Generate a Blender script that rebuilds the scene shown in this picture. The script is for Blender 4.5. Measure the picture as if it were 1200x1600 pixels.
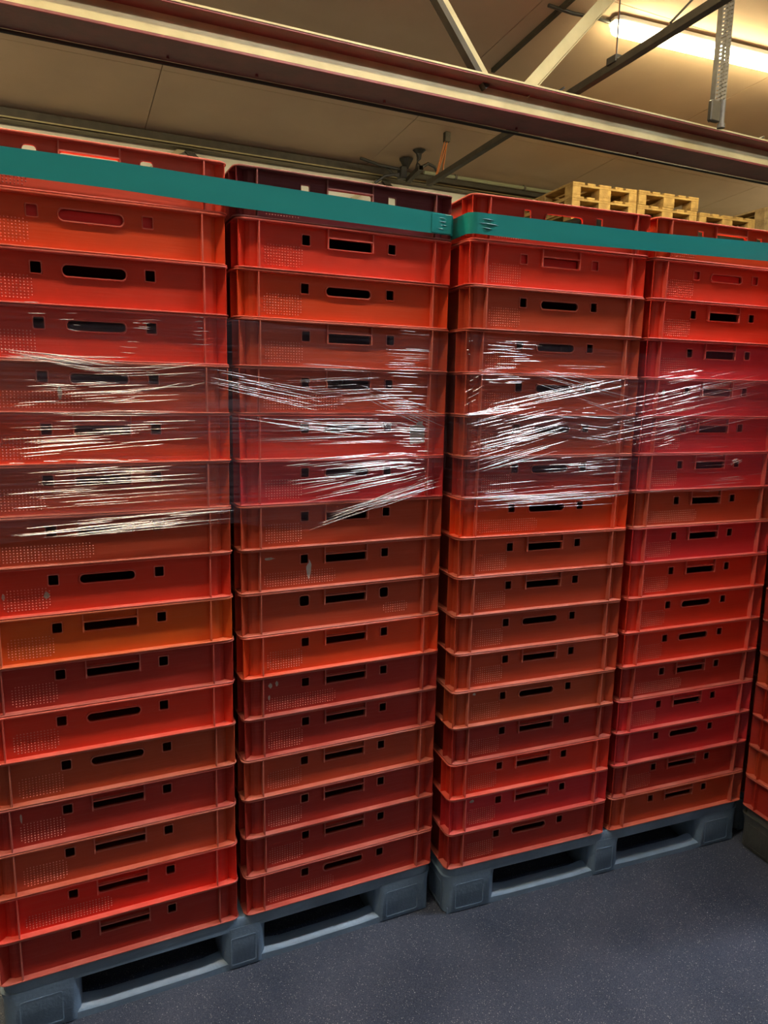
import bpy, bmesh, math, random
from mathutils import Vector, Matrix, noise
for o in list(bpy.data.objects): bpy.data.objects.remove(o)
scene = bpy.context.scene
C = scene.collection
# ------------------------------------------------------------------ camera
YAW, PIT, ROL, F = 0.4346, 0.1690, 0.0194, 1115.86
cy, sy, cp, sp = math.cos(YAW), math.sin(YAW), math.cos(PIT), math.sin(PIT)
fw = Vector((sy*cp, cy*cp, -sp)); rt = Vector((cy, -sy, 0)); up = rt.cross(fw)
cr, sr = math.cos(ROL), math.sin(ROL)
X = rt*cr + up*sr; U = up*cr - rt*sr
cam = bpy.data.objects.new('camera', bpy.data.cameras.new('camera')); C.objects.link(cam)
M = Matrix.Identity(4)
for i in range(3):
    M[i][0], M[i][1], M[i][2] = X[i], U[i], -fw[i]
M.translation = Vector((0.1962, -1.7719, 1.6275))
cam.matrix_world = M
cam.data.sensor_fit = 'VERTICAL'; cam.data.sensor_height = 36; cam.data.lens = F/1600*36
cam.data.clip_start = .02
scene.camera = cam
# ------------------------------------------------------------------ world, lights, exposure
w = bpy.data.worlds.new('world'); scene.world = w; w.use_nodes = True
w.node_tree.nodes['Background'].inputs[0].default_value = (.8, .85, 1, 1)
w.node_tree.nodes['Background'].inputs[1].default_value = .05
scene.view_settings.view_transform = 'Standard'; scene.view_settings.look = 'None'
scene.view_settings.gamma = 1; scene.view_settings.use_curve_mapping = False
scene.view_settings.exposure = 0.0
def area(name, loc, sx, sy_, power, col, rot=(0, 0, 0)):
    l = bpy.data.lights.new(name, 'AREA'); l.shape = 'RECTANGLE'; l.size = sx; l.size_y = sy_
    l.energy = power; l.color = col
    o = bpy.data.objects.new(name, l); o.location = loc; o.rotation_euler = rot; C.objects.link(o); return o
# ceiling lamps are built further down as glowing battens: (x, y, heading, colour, strength)
LAMPS = [(4.58, 3.36, -4, (1, .86, .47), 46), (2.1, -.85, 0, (.78, .88, 1), 158), (-1.6, -.85, 0, (1, .84, .60), 88), (1.2, -3.9, 0, (.60, .76, 1), 14),  # last one here is an added unseen cool fill for film and pallets
    (-2.4, .9, 0, (1, .84, .46), 80), (1.4, .9, 0, (1, .84, .50), 62), (5.2, .9, 0, (1, .84, .50), 45), (9.4, 4.9, 0, (1, .88, .6), 75), (-3.6, 5.0, 0, (1, .86, .6), 70)]  # last two are added out of view to brighten the rear wall

# ------------------------------------------------------------------ materials
def mat(name, col, rough=.5, metal=0, spec=.5, bump=0, bscale=40, var=0, vscale=8, col2=None):
    m = bpy.data.materials.new(name); m.use_nodes = True
    nt = m.node_tree; b = nt.nodes['Principled BSDF']
    b.inputs['Roughness'].default_value = rough; b.inputs['Metallic'].default_value = metal
    b.inputs['Specular IOR Level'].default_value = spec
    b.inputs['Base Color'].default_value = (*col, 1)
    tc = nt.nodes.new('ShaderNodeTexCoord')
    if var or col2:
        n = nt.nodes.new('ShaderNodeTexNoise'); n.inputs['Scale'].default_value = vscale
        n.inputs['Detail'].default_value = 6
        nt.links.new(tc.outputs['Object'], n.inputs['Vector'])
        r = nt.nodes.new('ShaderNodeValToRGB')
        c2 = col2 or tuple(c*(1-var) for c in col)
        r.color_ramp.elements[0].position = .35; r.color_ramp.elements[0].color = (*c2, 1)
        r.color_ramp.elements[1].position = .65; r.color_ramp.elements[1].color = (*col, 1)
        nt.links.new(n.outputs['Fac'], r.inputs['Fac']); nt.links.new(r.outputs['Color'], b.inputs['Base Color'])
    if bump:
        n2 = nt.nodes.new('ShaderNodeTexNoise'); n2.inputs['Scale'].default_value = bscale; n2.inputs['Detail'].default_value = 4
        nt.links.new(tc.outputs['Object'], n2.inputs['Vector'])
        bp = nt.nodes.new('ShaderNodeBump'); bp.inputs['Strength'].default_value = bump; bp.inputs['Distance'].default_value = .01
        nt.links.new(n2.outputs['Fac'], bp.inputs['Height']); nt.links.new(bp.outputs['Normal'], b.inputs['Normal'])
    return m

def crate_mat(name, worn, sss=0):
    """plastic whose colour is the object's own colour, faded by handling"""
    m = bpy.data.materials.new(name); m.use_nodes = True
    nt = m.node_tree; L = nt.links; b = nt.nodes['Principled BSDF']
    oi = nt.nodes.new('ShaderNodeObjectInfo'); tc = nt.nodes.new('ShaderNodeTexCoord')
    add = nt.nodes.new('ShaderNodeVectorMath'); add.operation = 'ADD'
    mul = nt.nodes.new('ShaderNodeMath'); mul.operation = 'MULTIPLY'; mul.inputs[1].default_value = 37
    L.new(oi.outputs['Random'], mul.inputs[0]); L.new(tc.outputs['Object'], add.inputs[0]); L.new(mul.outputs[0], add.inputs[1])
    n = nt.nodes.new('ShaderNodeTexNoise'); n.inputs['Scale'].default_value = 7; n.inputs['Detail'].default_value = 8; n.inputs['Roughness'].default_value = .65
    L.new(add.outputs[0], n.inputs['Vector'])
    mr = nt.nodes.new('ShaderNodeMapRange'); mr.inputs[1].default_value = .35; mr.inputs[2].default_value = .75
    mr.inputs[3].default_value = worn*.5; mr.inputs[4].default_value = min(1, worn*1.6)
    L.new(n.outputs['Fac'], mr.inputs[0])
    mx = nt.nodes.new('ShaderNodeMix'); mx.data_type = 'RGBA'
    L.new(mr.outputs[0], mx.inputs[0]); L.new(oi.outputs['Color'], mx.inputs[6]); mx.inputs[7].default_value = (.95, .45, .36, 1)
    # faint horizontal scuffs
    mp = nt.nodes.new('ShaderNodeMapping'); mp.inputs['Scale'].default_value = (6, 20, 160); L.new(add.outputs[0], mp.inputs[0])
    n2 = nt.nodes.new('ShaderNodeTexNoise'); n2.inputs['Scale'].default_value = 1.5; n2.inputs['Detail'].default_value = 5; L.new(mp.outputs[0], n2.inputs['Vector'])
    mr2 = nt.nodes.new('ShaderNodeMapRange'); mr2.inputs[1].default_value = .45; mr2.inputs[2].default_value = .8
    mr2.inputs[3].default_value = 0; mr2.inputs[4].default_value = .07; L.new(n2.outputs['Fac'], mr2.inputs[0])
    mx2 = nt.nodes.new('ShaderNodeMix'); mx2.data_type = 'RGBA'; L.new(mr2.outputs[0], mx2.inputs[0])
    L.new(mx.outputs[2], mx2.inputs[6]); mx2.inputs[7].default_value = (.75, .3, .22, 1)
    L.new(mx2.outputs[2], b.inputs['Base Color'])
    b.inputs['Roughness'].default_value = .42; b.inputs['Specular IOR Level'].default_value = .35
    bp = nt.nodes.new('ShaderNodeBump'); bp.inputs['Strength'].default_value = .12; bp.inputs['Distance'].default_value = .002
    L.new(n2.outputs['Fac'], bp.inputs['Height']); L.new(bp.outputs['Normal'], b.inputs['Normal'])
    return m
M_body = crate_mat('crate_plastic', .02)
M_edge = crate_mat('crate_plastic_worn_edge', .24)
M_dot = crate_mat('crate_plastic_dimples', .8)
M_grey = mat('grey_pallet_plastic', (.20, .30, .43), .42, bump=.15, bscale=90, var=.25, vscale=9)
M_grey2 = mat('dull_grey_pallet_plastic', (.11, .12, .115), .55, bump=.15, bscale=90, var=.3, vscale=9)
M_wood = mat('pallet_wood', (.52, .33, .10), .8, bump=.4, bscale=60, col2=(.34, .20, .06), vscale=14)
M_wood2 = mat('weathered_pallet_wood', (.42, .29, .13), .85, bump=.4, bscale=60, col2=(.25, .17, .08), vscale=14)
M_cream = mat('cream_beam_paint', (.58, .50, .28), .55, bump=.1, bscale=30, col2=(.46, .39, .21), vscale=5)
M_maroon = mat('maroon_paint_red_bounce', (.21, .030, .035), .5, bump=.1, bscale=30, var=.3, vscale=6)  # flange maroon, with red light reflected from below put into the colour
M_steel = mat('dark_galvanised_steel', (.075, .062, .042), .55, .3, var=.3, vscale=10)
M_galv = mat('galvanised_steel', (.17, .15, .125), .5, .3, var=.3, vscale=20)
M_black = mat('black_rubber', (.03, .026, .02), .5)
M_strap = mat('orange_strap', (.55, .17, .03), .7)
M_lamp_body = mat('lamp_housing', (.6, .58, .5), .4)
M_green_pipe = mat('pale_green_pipe', (.33, .34, .22), .4)
M_white = mat('paper_white', (.75, .72, .66), .8, var=.15, vscale=60)
M_glue = mat('pale_glue_residue', (.62, .5, .42), .8, var=.3, vscale=90)

# ------------------------------------------------------------------ mesh helpers
def mesh(name, vs, fs, m, smooth=False):
    me = bpy.data.meshes.new(name); me.from_pydata([tuple(v) for v in vs], [], fs); me.materials.append(m)
    bm = bmesh.new(); bm.from_mesh(me); bmesh.ops.recalc_face_normals(bm, faces=bm.faces); bm.to_mesh(me); bm.free()
    if smooth:
        for p in me.polygons: p.use_smooth = True
        me.set_sharp_from_angle(angle=math.radians(35))
    me.update(); return me
class MB:
    def __init__(s): s.v = []; s.f = []
    def add(s, vs, fs):
        b = len(s.v); s.v += [tuple(v) for v in vs]; s.f += [tuple(i+b for i in f) for f in fs]; return s
    def box(s, x0, x1, y0, y1, z0, z1):
        return s.add([(x0,y0,z0),(x1,y0,z0),(x1,y1,z0),(x0,y1,z0),(x0,y0,z1),(x1,y0,z1),(x1,y1,z1),(x0,y1,z1)],
                     [(3,2,1,0),(4,5,6,7),(0,1,5,4),(1,2,6,5),(2,3,7,6),(3,0,4,7)])
    def bevbox(s, x0, x1, y0, y1, z0, z1, c=.003):
        """box with all edges chamfered"""
        vs = []
        for (a, b, d) in [(i, j, k) for i in (0, 1) for j in (0, 1) for k in (0, 1)]:
            x, y, z = (x0, x1)[a], (y0, y1)[b], (z0, z1)[d]
            ex, ey, ez = (c, -c)[a], (c, -c)[b], (c, -c)[d]
            vs += [(x, y+ey, z+ez), (x+ex, y, z+ez), (x+ex, y+ey, z)]
        def id(a, b, d, k): return 3*(a*4+b*2+d)+k
        fs = []
        for a in (0, 1): fs.append([id(a,0,0,0), id(a,1,0,0), id(a,1,1,0), id(a,0,1,0)])
        for b in (0, 1): fs.append([id(0,b,0,1), id(1,b,0,1), id(1,b,1,1), id(0,b,1,1)])
        for d in (0, 1): fs.append([id(0,0,d,2), id(1,0,d,2), id(1,1,d,2), id(0,1,d,2)])
        for a in (0, 1):
            for b in (0, 1): fs.append([id(a,b,0,0), id(a,b,0,1), id(a,b,1,1), id(a,b,1,0)])
            for d in (0, 1): fs.append([id(a,0,d,0), id(a,0,d,2), id(a,1,d,2), id(a,1,d,0)])
        for b in (0, 1):
            for d in (0, 1): fs.append([id(0,b,d,1), id(0,b,d,2), id(1,b,d,2), id(1,b,d,1)])
        for a in (0, 1):
            for b in (0, 1):
                for d in (0, 1): fs.append([id(a,b,d,0), id(a,b,d,1), id(a,b,d,2)])
        return s.add(vs, fs)
    def tube(s, p, q, r, n=8, r2=None):
        p, q = Vector(p), Vector(q); d = (q-p).normalized()
        a = d.orthogonal().normalized(); b = d.cross(a); r2 = r if r2 is None else r2
        vs = [p+(a*math.cos(t)+b*math.sin(t))*r for t in [2*math.pi*i/n for i in range(n)]]
        vs += [q+(a*math.cos(t)+b*math.sin(t))*r2 for t in [2*math.pi*i/n for i in range(n)]]
        return s.add(vs, [(i, (i+1) % n, n+(i+1) % n, n+i) for i in range(n)]+[tuple(range(n))[::-1], tuple(range(n, 2*n))])
    def path(s, pts, r, n=8):
        pts = [Vector(p) for p in pts]; vs = []; k = len(pts)
        up_ = Vector((0.1, .2, 1)).normalized()
        for i, p in enumerate(pts):
            d = (pts[min(i+1, k-1)]-pts[max(i-1, 0)]).normalized(); a = d.cross(up_).normalized(); b = d.cross(a)
            rr = r[i] if isinstance(r, (list, tuple)) else r
            vs += [p+(a*math.cos(2*math.pi*j/n)+b*math.sin(2*math.pi*j/n))*rr for j in range(n)]
        fs = [(i*n+j, i*n+(j+1) % n, (i+1)*n+(j+1) % n, (i+1)*n+j) for i in range(k-1) for j in range(n)]
        return s.add(vs, fs+[tuple(range(n))[::-1], tuple(range((k-1)*n, k*n))])
    def loft(s, rings, cap=True):
        n = len(rings[0]); vs = [v for r in rings for v in r]
        fs = [(i*n+j, i*n+(j+1) % n, (i+1)*n+(j+1) % n, (i+1)*n+j) for i in range(len(rings)-1) for j in range(n)]
        if cap: fs += [tuple(range(n))[::-1], tuple(range((len(rings)-1)*n, len(rings)*n))]
        return s.add(vs, fs)
    def done(s, name, m, smooth=False): return mesh(name, s.v, s.f, m, smooth)
def rrect(x0, x1, y0, y1, r, n=4):
    out = []
    for cx, cy_, a0 in ((x1-r, y1-r, 0), (x0+r, y1-r, 90), (x0+r, y0+r, 180), (x1-r, y0+r, 270)):
        for i in range(n+1):
            a = math.radians(a0+90*i/n); out.append((cx+r*math.cos(a), cy_+r*math.sin(a)))
    return out
def ring_solid(mb, outer, inner, layers):
    """closed ring between two plan loops; layers = [(z, inset)] along the outer side"""
    n = len(outer); rings = []
    cx = sum(p[0] for p in outer)/n; cyy = sum(p[1] for p in outer)/n
    for z, ins in layers:
        rings.append([(p[0]-math.copysign(min(ins, abs(p[0]-cx)), p[0]-cx), p[1]-math.copysign(min(ins, abs(p[1]-cyy)), p[1]-cyy), z) for p in outer])
    rings.append([(p[0], p[1], layers[-1][0]) for p in inner]); rings.append([(p[0], p[1], layers[0][0]) for p in inner])
    vs = [v for r in rings for v in r]; k = len(rings)
    mb.add(vs, [(i*n+j, i*n+(j+1) % n, ((i+1) % k)*n+(j+1) % n, ((i+1) % k)*n+j) for i in range(k) for j in range(n)])
def link(name, me, parent=None, loc=(0, 0, 0), rot=(0, 0, 0), color=None):
    o = bpy.data.objects.new(name, me); C.objects.link(o); o.location = loc; o.rotation_euler = rot
    if parent: o.parent = parent
    if color: o.color = (*color, 1)
    return o
def tag(o, label, cat, group=None):
    o['label'] = label; o['category'] = cat
    if group: o['group'] = group
    return o
def struct(name, me, loc=(0, 0, 0)):
    o = link(name, me, loc=loc); o['kind'] = 'structure'; return o

# ------------------------------------------------------------------ the setting
def ceil_z(y): return 5.0-.09*y
def floor_mat():
    m = bpy.data.materials.new('floor_coating'); m.use_nodes = True; nt = m.node_tree; L = nt.links; b = nt.nodes['Principled BSDF']
    tc = nt.nodes.new('ShaderNodeTexCoord')
    n = nt.nodes.new('ShaderNodeTexNoise'); n.inputs['Scale'].default_value = 3.5; n.inputs['Detail'].default_value = 7; L.new(tc.outputs['Object'], n.inputs['Vector'])
    r = nt.nodes.new('ShaderNodeValToRGB'); e = r.color_ramp.elements
    e[0].position = .3; e[0].color = (.026, .037, .066, 1); e[1].position = .7; e[1].color = (.056, .068, .104, 1)
    L.new(n.outputs['Fac'], r.inputs['Fac'])
    def specks(scale, lo, hi, col, prev, thr=.9, amt=.8):
        v = nt.nodes.new('ShaderNodeTexVoronoi'); v.inputs['Scale'].default_value = scale; v.inputs['Randomness'].default_value = 1
        L.new(tc.outputs['Object'], v.inputs['Vector'])
        sep = nt.nodes.new('ShaderNodeSeparateColor'); L.new(v.outputs['Color'], sep.inputs[0])
        g = nt.nodes.new('ShaderNodeMath'); g.operation = 'GREATER_THAN'; g.inputs[1].default_value = thr; L.new(sep.outputs[0], g.inputs[0])
        mr = nt.nodes.new('ShaderNodeMapRange'); mr.inputs[1].default_value = lo; mr.inputs[2].default_value = hi; mr.inputs[3].default_value = amt; mr.inputs[4].default_value = 0
        L.new(v.outputs['Distance'], mr.inputs[0])
        mm = nt.nodes.new('ShaderNodeMath'); mm.operation = 'MULTIPLY'; L.new(g.outputs[0], mm.inputs[0]); L.new(mr.outputs[0], mm.inputs[1])
        mx = nt.nodes.new('ShaderNodeMix'); mx.data_type = 'RGBA'; L.new(mm.outputs[0], mx.inputs[0]); L.new(prev, mx.inputs[6]); mx.inputs[7].default_value = (*col, 1)
        return mx.outputs[2]
    c = specks(600, .15, .5, (.30, .32, .36), r.outputs['Color'], .55, .55)
    c = specks(250, .08, .4, (.52, .52, .50), c, .86, .75)
    c = specks(60, .03, .12, (.7, .7, .66), c, .90, .8)
    c = specks(230, .1, .45, (.02, .022, .03), c, .8, .8)
    L.new(c, b.inputs['Base Color']); b.inputs['Roughness'].default_value = .55; b.inputs['Specular IOR Level'].default_value = .3
    n3 = nt.nodes.new('ShaderNodeTexNoise'); n3.inputs['Scale'].default_value = 260; n3.inputs['Detail'].default_value = 3; L.new(tc.outputs['Object'], n3.inputs['Vector'])
    bp = nt.nodes.new('ShaderNodeBump'); bp.inputs['Strength'].default_value = .5; bp.inputs['Distance'].default_value = .002
    L.new(n3.outputs['Fac'], bp.inputs['Height']); L.new(bp.outputs['Normal'], b.inputs['Normal'])
    return m
M_ceiling = mat('ceiling_panel', (.66, .485, .32), .8, bump=.15, bscale=120, col2=(.60, .43, .285), vscale=1.5)
M_wall = mat('pale_wall', (.85, .80, .62), .8, bump=.1, bscale=60, var=.08, vscale=1.2)
M_hall = mat('dim_hall_wall', (.22, .21, .19), .8, bump=.1, bscale=60, var=.1, vscale=1.2)
X0, X1, Y0, Y1 = -5, 12.5, -6, 7.0
struct('floor', MB().box(X0, X1, Y0, Y1, -.1, 0).done('floor', floor_mat()))
ceiling = struct('ceiling', MB().add([(X0, Y0, ceil_z(Y0)+.03), (X1, Y0, ceil_z(Y0)+.03), (X1, Y1, ceil_z(Y1)+.03), (X0, Y1, ceil_z(Y1)+.03),
    (X0, Y0, ceil_z(Y0)+.15), (X1, Y0, ceil_z(Y0)+.15), (X1, Y1, ceil_z(Y1)+.15), (X0, Y1, ceil_z(Y1)+.15)],
    [(0,1,2,3),(4,7,6,5),(0,4,5,1),(1,5,6,2),(2,6,7,3),(3,7,4,0)]).done('ceiling', M_ceiling))
# ceiling lining panels with narrow joints
xs = [X0, -3.7, -1.2, 1.28, 3.90, 6.66, 9.2, X1]
ys = [Y0, -3.0, .4, 3.2, 5.62, Y1]
for i in range(len(xs)-1):
    for j in range(len(ys)-1):
        a, b = xs[i]+.004, xs[i+1]-.004; c, d = ys[j]+.003, ys[j+1]-.003
        link('ceiling_panel', MB().add([(a,c,ceil_z(c)),(b,c,ceil_z(c)),(b,d,ceil_z(d)),(a,d,ceil_z(d)),
             (a,c,ceil_z(c)+.03),(b,c,ceil_z(c)+.03),(b,d,ceil_z(d)+.03),(a,d,ceil_z(d)+.03)],
             [(3,2,1,0),(4,5,6,7),(0,1,5,4),(1,2,6,5),(2,3,7,6),(3,0,4,7)]).done('ceiling_panel', M_ceiling), ceiling)
struct('wall_back', MB().box(X0, X1, Y1, Y1+.15, 0, 4.6).done('wall_back', M_wall))
struct('wall_left', MB().box(X0-.15, X0, Y0, Y1, 0, 5.9).done('wall_left', M_hall))
struct('wall_right', MB().box(X1, X1+.15, Y0, Y1, 0, 5.9).done('wall_right', M_hall))
struct('wall_front', MB().box(X0, X1, Y0-.15, Y0, 0, 5.9).done('wall_front', M_hall))
# rear wall-top girder: two rails + lattice struts
gd = tag(link('lattice_girder', None, loc=(0, 6.6, 4.0)), 'dark steel lattice girder with pale struts along the top of the rear wall', 'girder')
def place_abs(o, parent): o.location = Vector(o.location)-Vector(parent.location)
g0 = Vector((0, 6.6, 4.0))
def gpart(name, mb, m): 
    o = link(name, mb.done(name, m), gd, loc=-g0); return o
gpart('top_rail', MB().box(X0+.02, X1-.02, 6.90, 6.985, 4.245, 4.36), M_steel)
gpart('lower_flange', MB().box(X0+.02, X1-.02, 6.87, 6.985, 4.235, 4.245), mat('olive_steel', (.13, .105, .055), .5))
gpart('trim_strip', MB().box(X0+.02, X1-.02, 6.86, 6.87, 4.255, 4.27), mat('olive_trim', (.40, .34, .16), .5))
for k in range(-1, 4):
    xa = 1.66+k*2.42
    gpart('strut', MB().add(*(lambda a, b, w: ([(a[0]-w, 6.92, a[1]), (a[0]+w, 6.92, a[1]), (b[0]+w, 6.92, b[1]), (b[0]-w, 6.92, b[1]),
        (a[0]-w, 6.97, a[1]), (a[0]+w, 6.97, a[1]), (b[0]+w, 6.97, b[1]), (b[0]-w, 6.97, b[1])],
        [(0,1,2,3),(7,6,5,4),(0,4,5,1),(1,5,6,2),(2,6,7,3),(3,7,4,0)]))((xa, 4.22), (xa-1.1, 3.4), .045)), M_cream)
    gpart('strut', MB().add(*(lambda a, b, w: ([(a[0]-w, 6.92, a[1]), (a[0]+w, 6.92, a[1]), (b[0]+w, 6.92, b[1]), (b[0]-w, 6.92, b[1]),
        (a[0]-w, 6.97, a[1]), (a[0]+w, 6.97, a[1]), (b[0]+w, 6.97, b[1]), (b[0]-w, 6.97, b[1])],
        [(0,1,2,3),(7,6,5,4),(0,4,5,1),(1,5,6,2),(2,6,7,3),(3,7,4,0)]))((xa+.08, 4.22), (xa+1.1, 3.4), .045)), M_steel)
gpart('bottom_rail', MB().box(X0+.02, X1-.02, 6.84, 6.96, 3.3, 3.4), M_steel)
# pale pipe along the girder
pp = tag(link('conduit_pipe', MB().tube((4.55, 6.62, 4.30), (X1-.05, 6.62, 4.34), .022, 10).done('conduit_pipe', M_green_pipe, True)),
    'pale green conduit pipe running along the rear wall under the ceiling', 'pipe')
for xx in (5.0, 6.05, 7.4): link('pipe_clip', MB().tube((xx-.015, 6.62, 4.302+.005*(xx-4.55)), (xx+.015, 6.62, 4.302+.005*(xx-4.55)), .032, 10).done('pipe_clip', M_galv), pp)

# ------------------------------------------------------------------ roof truss with H-beam
def bar(mb, a, b, wy, wz, ref=(0, 1, 0)):
    a, b = Vector(a), Vector(b); d = (b-a).normalized(); s1 = Vector(ref); s2 = d.cross(s1).normalized()
    vs = [p+s1*i*wy/2+s2*j*wz/2 for p in (a, b) for i, j in ((-1,-1),(1,-1),(1,1),(-1,1))]
    mb.add(vs, [(3,2,1,0),(4,5,6,7),(0,1,5,4),(1,2,6,5),(2,3,7,6),(3,0,4,7)]); return mb
tr = tag(link('roof_beam', None, loc=(3, 3.02, 3.6)), 'long steel roof beam with cream web and dark maroon flanges crossing overhead', 'beam')
b0 = Vector((3, 3.02, 3.6))
def bpart(name, mb, m, sm=False): return link(name, mb.done(name, m, sm), tr, loc=-b0)
bpart('lower_flange', MB().bevbox(X0+.02, X1-.02, 2.87, 3.17, 3.600, 3.618, .003), M_maroon)
bpart('upper_flange', MB().bevbox(X0+.02, X1-.02, 2.87, 3.17, 3.792, 3.81, .003), M_maroon)
bpart('web', MB().box(X0+.02, X1-.02, 3.012, 3.028, 3.618, 3.792), M_cream)
bpart('conduit', MB().tube((X0+.05, 3.185, 3.592), (X1-.05, 3.185, 3.592), .012, 8), M_black)
bpart('edge_strip', MB().box(X0+.02, X1-.02, 2.864, 2.874, 3.804, 3.816), M_cream)
for xx in (.95, 1.5, 2.4, 3.5, 4.7): bpart('bolt', MB().tube((xx, 3.1, 3.585), (xx, 3.1, 3.60), .009, 6), M_maroon)
for a, b, mm in (((3.19, 3.02, 3.81), (2.42, 3.02, 4.70), 0), ((3.48, 3.02, 3.81), (4.30, 3.02, 4.70), 1)):
    bpart('strut', bar(MB(), a, b, .008, .085), M_cream)
    dd = (Vector(b)-Vector(a)).normalized(); side = Vector((-dd.z, 0, dd.x)) if mm == 0 else Vector((dd.z, 0, -dd.x))
    lo = side*(.062 if mm == 0 else .045)
    if mm == 0: lo = -side*.062 if side.z > 0 else lo
    bpart('strut_flange', bar(MB(), Vector(a)+lo+Vector((0, -.03, 0)), Vector(b)+lo+Vector((0, -.03, 0)), .07 if mm == 0 else .02, .04 if mm == 0 else .006), M_steel if mm == 0 else M_cream)  # dark steel colour on the left strut stands for its shaded side
bpart('gusset_plate', MB().box(3.2, 3.5, 3.03, 3.04, 3.81, 3.86), M_cream)
bpart('clamp', bar(MB().box(3.70, 3.76, 2.93, 3.0, 3.81, 3.835), (3.74, 2.96, 3.83), (3.80, 2.96, 3.88), .05, .012), M_black)
bpart('clamp', bar(MB().box(5.86, 5.95, 2.93, 3.0, 3.81, 3.84), (5.9, 2.96, 3.83), (5.97, 2.96, 3.87), .05, .014), M_black)

# ------------------------------------------------------------------ hanging rails, tray, straps
rl = tag(link('hanging_rail', None, loc=(4.1, 4.0, 3.95)), 'long dark steel channel rail running under the ceiling past the fluorescent lamp', 'rail')
r0 = Vector(rl.location)
def chan(a, b, w=.055, h=.05):
    m_ = MB(); a, b = Vector(a), Vector(b)
    bar(m_, a+Vector((0, 0, h/2)), b+Vector((0, 0, h/2)), w, .004, (1, 0, 0)); bar(m_, a+Vector((-w/2, 0, 0)), b+Vector((-w/2, 0, 0)), .004, h, (1, 0, 0)); bar(m_, a+Vector((w/2, 0, 0)), b+Vector((w/2, 0, 0)), .004, h, (1, 0, 0))
    return bar(m_, a+Vector((0, 0, -h/2)), b+Vector((0, 0, -h/2)), w, .004, (1, 0, 0))
link('channel', chan((4.26, 5.94, 3.97), (3.93, 1.2, 3.97)).done('channel', M_steel), rl, loc=-r0)
link('hanger_rod', MB().tube((4.03, 2.66, 3.99), (4.03, 2.66, ceil_z(2.66)), .005, 6).done('hanger_rod', M_black), rl, loc=-r0)
link('hanger_rod', MB().tube((4.06, 2.70, 3.99), (4.06, 2.70, ceil_z(2.7)), .004, 6).done('hanger_rod', M_strap), rl, loc=-r0)
link('rail_bracket', MB().bevbox(3.99, 4.09, 2.62, 2.72, 3.98, 4.03, .004).done('rail_bracket', M_black), rl, loc=-r0)
link('ceiling_bracket', MB().bevbox(4.0, 4.1, 2.62, 2.74, ceil_z(2.68)-.075, ceil_z(2.74), .004).done('ceiling_bracket', M_black), rl, loc=-r0)
r2 = tag(link('hanging_rail', None, loc=(4.3, 6.3, 4.2)), 'short dark rail with looped black cable hanging from a hook near the rear wall', 'rail')
q0 = Vector(r2.location)
link('channel', chan((4.27, 6.16, 4.20), (4.35, 6.66, 4.185), .06, .05).done('channel', M_steel), r2, loc=-q0)
link('hook', MB().path([(4.30, 6.3, 4.22), (4.30, 6.3, 4.27), (4.29, 6.3, 4.30), (4.31, 6.3, 4.34), (4.31, 6.3, 4.40)], [.035, .03, .008, .025, .035], 8).done('hook', M_black, True), r2, loc=-q0)
link('ceiling_plate', MB().tube((4.31, 6.3, 4.39), (4.31, 6.3, ceil_z(6.3)-.002), .03, 10, .08).done('ceiling_plate', M_black), r2, loc=-q0)
link('cable', MB().path([(4.30, 6.2, 4.22), (4.38, 6.2, 4.27), (4.48, 6.22, 4.25), (4.55, 6.25, 4.19)], .018).done('cable', M_black, True), r2, loc=-q0)
ev = tag(link('cable_junction', None, loc=(4.2, 6.5, 4.2)), 'black ceiling mount with tangled cables left of the short rail', 'cable mount')
e0 = Vector(ev.location)
link('mount', MB().tube((4.28, 6.58, 4.30), (4.28, 6.58, ceil_z(6.58)-.002), .03, 8, .09).done('mount', M_black), ev, loc=-e0)
link('bracket', MB().bevbox(4.18, 4.26, 6.5, 6.62, 4.16, 4.30, .01).done('bracket', M_black), ev, loc=-e0)
for q in ([(3.7, 6.64, 4.35), (3.95, 6.62, 4.30), (4.2, 6.56, 4.27)], [(4.05, 6.64, 4.30), (4.1, 6.6, 4.22), (4.2, 6.56, 4.18)],
          [(3.9, 6.65, 4.10), (4.02, 6.62, 4.19), (4.2, 6.56, 4.22)]):
    link('cable', MB().path(q, .018).done('cable', M_black, True), ev, loc=-e0)
st = tag(link('hanging_strap', None, loc=(4.375, 5.76, 4.48)), 'thin orange straps hanging from a ceiling clip onto the long rail', 'strap')
s0 = Vector(st.location)
for dx, bx in ((-.012, -.03), (.012, .05), (.02, -.02)):
    link('strap_strand', bar(MB(), (4.375+dx, 5.76, 4.42), (4.33+bx-.03, 5.80, 4.0), .02, .006).done('strap_strand', M_strap), st, loc=-s0)
link('ceiling_clip', MB().bevbox(4.345, 4.41, 5.73, 5.79, 4.38, 4.483, .004).done('ceiling_clip', M_steel), st, loc=-s0)

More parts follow.
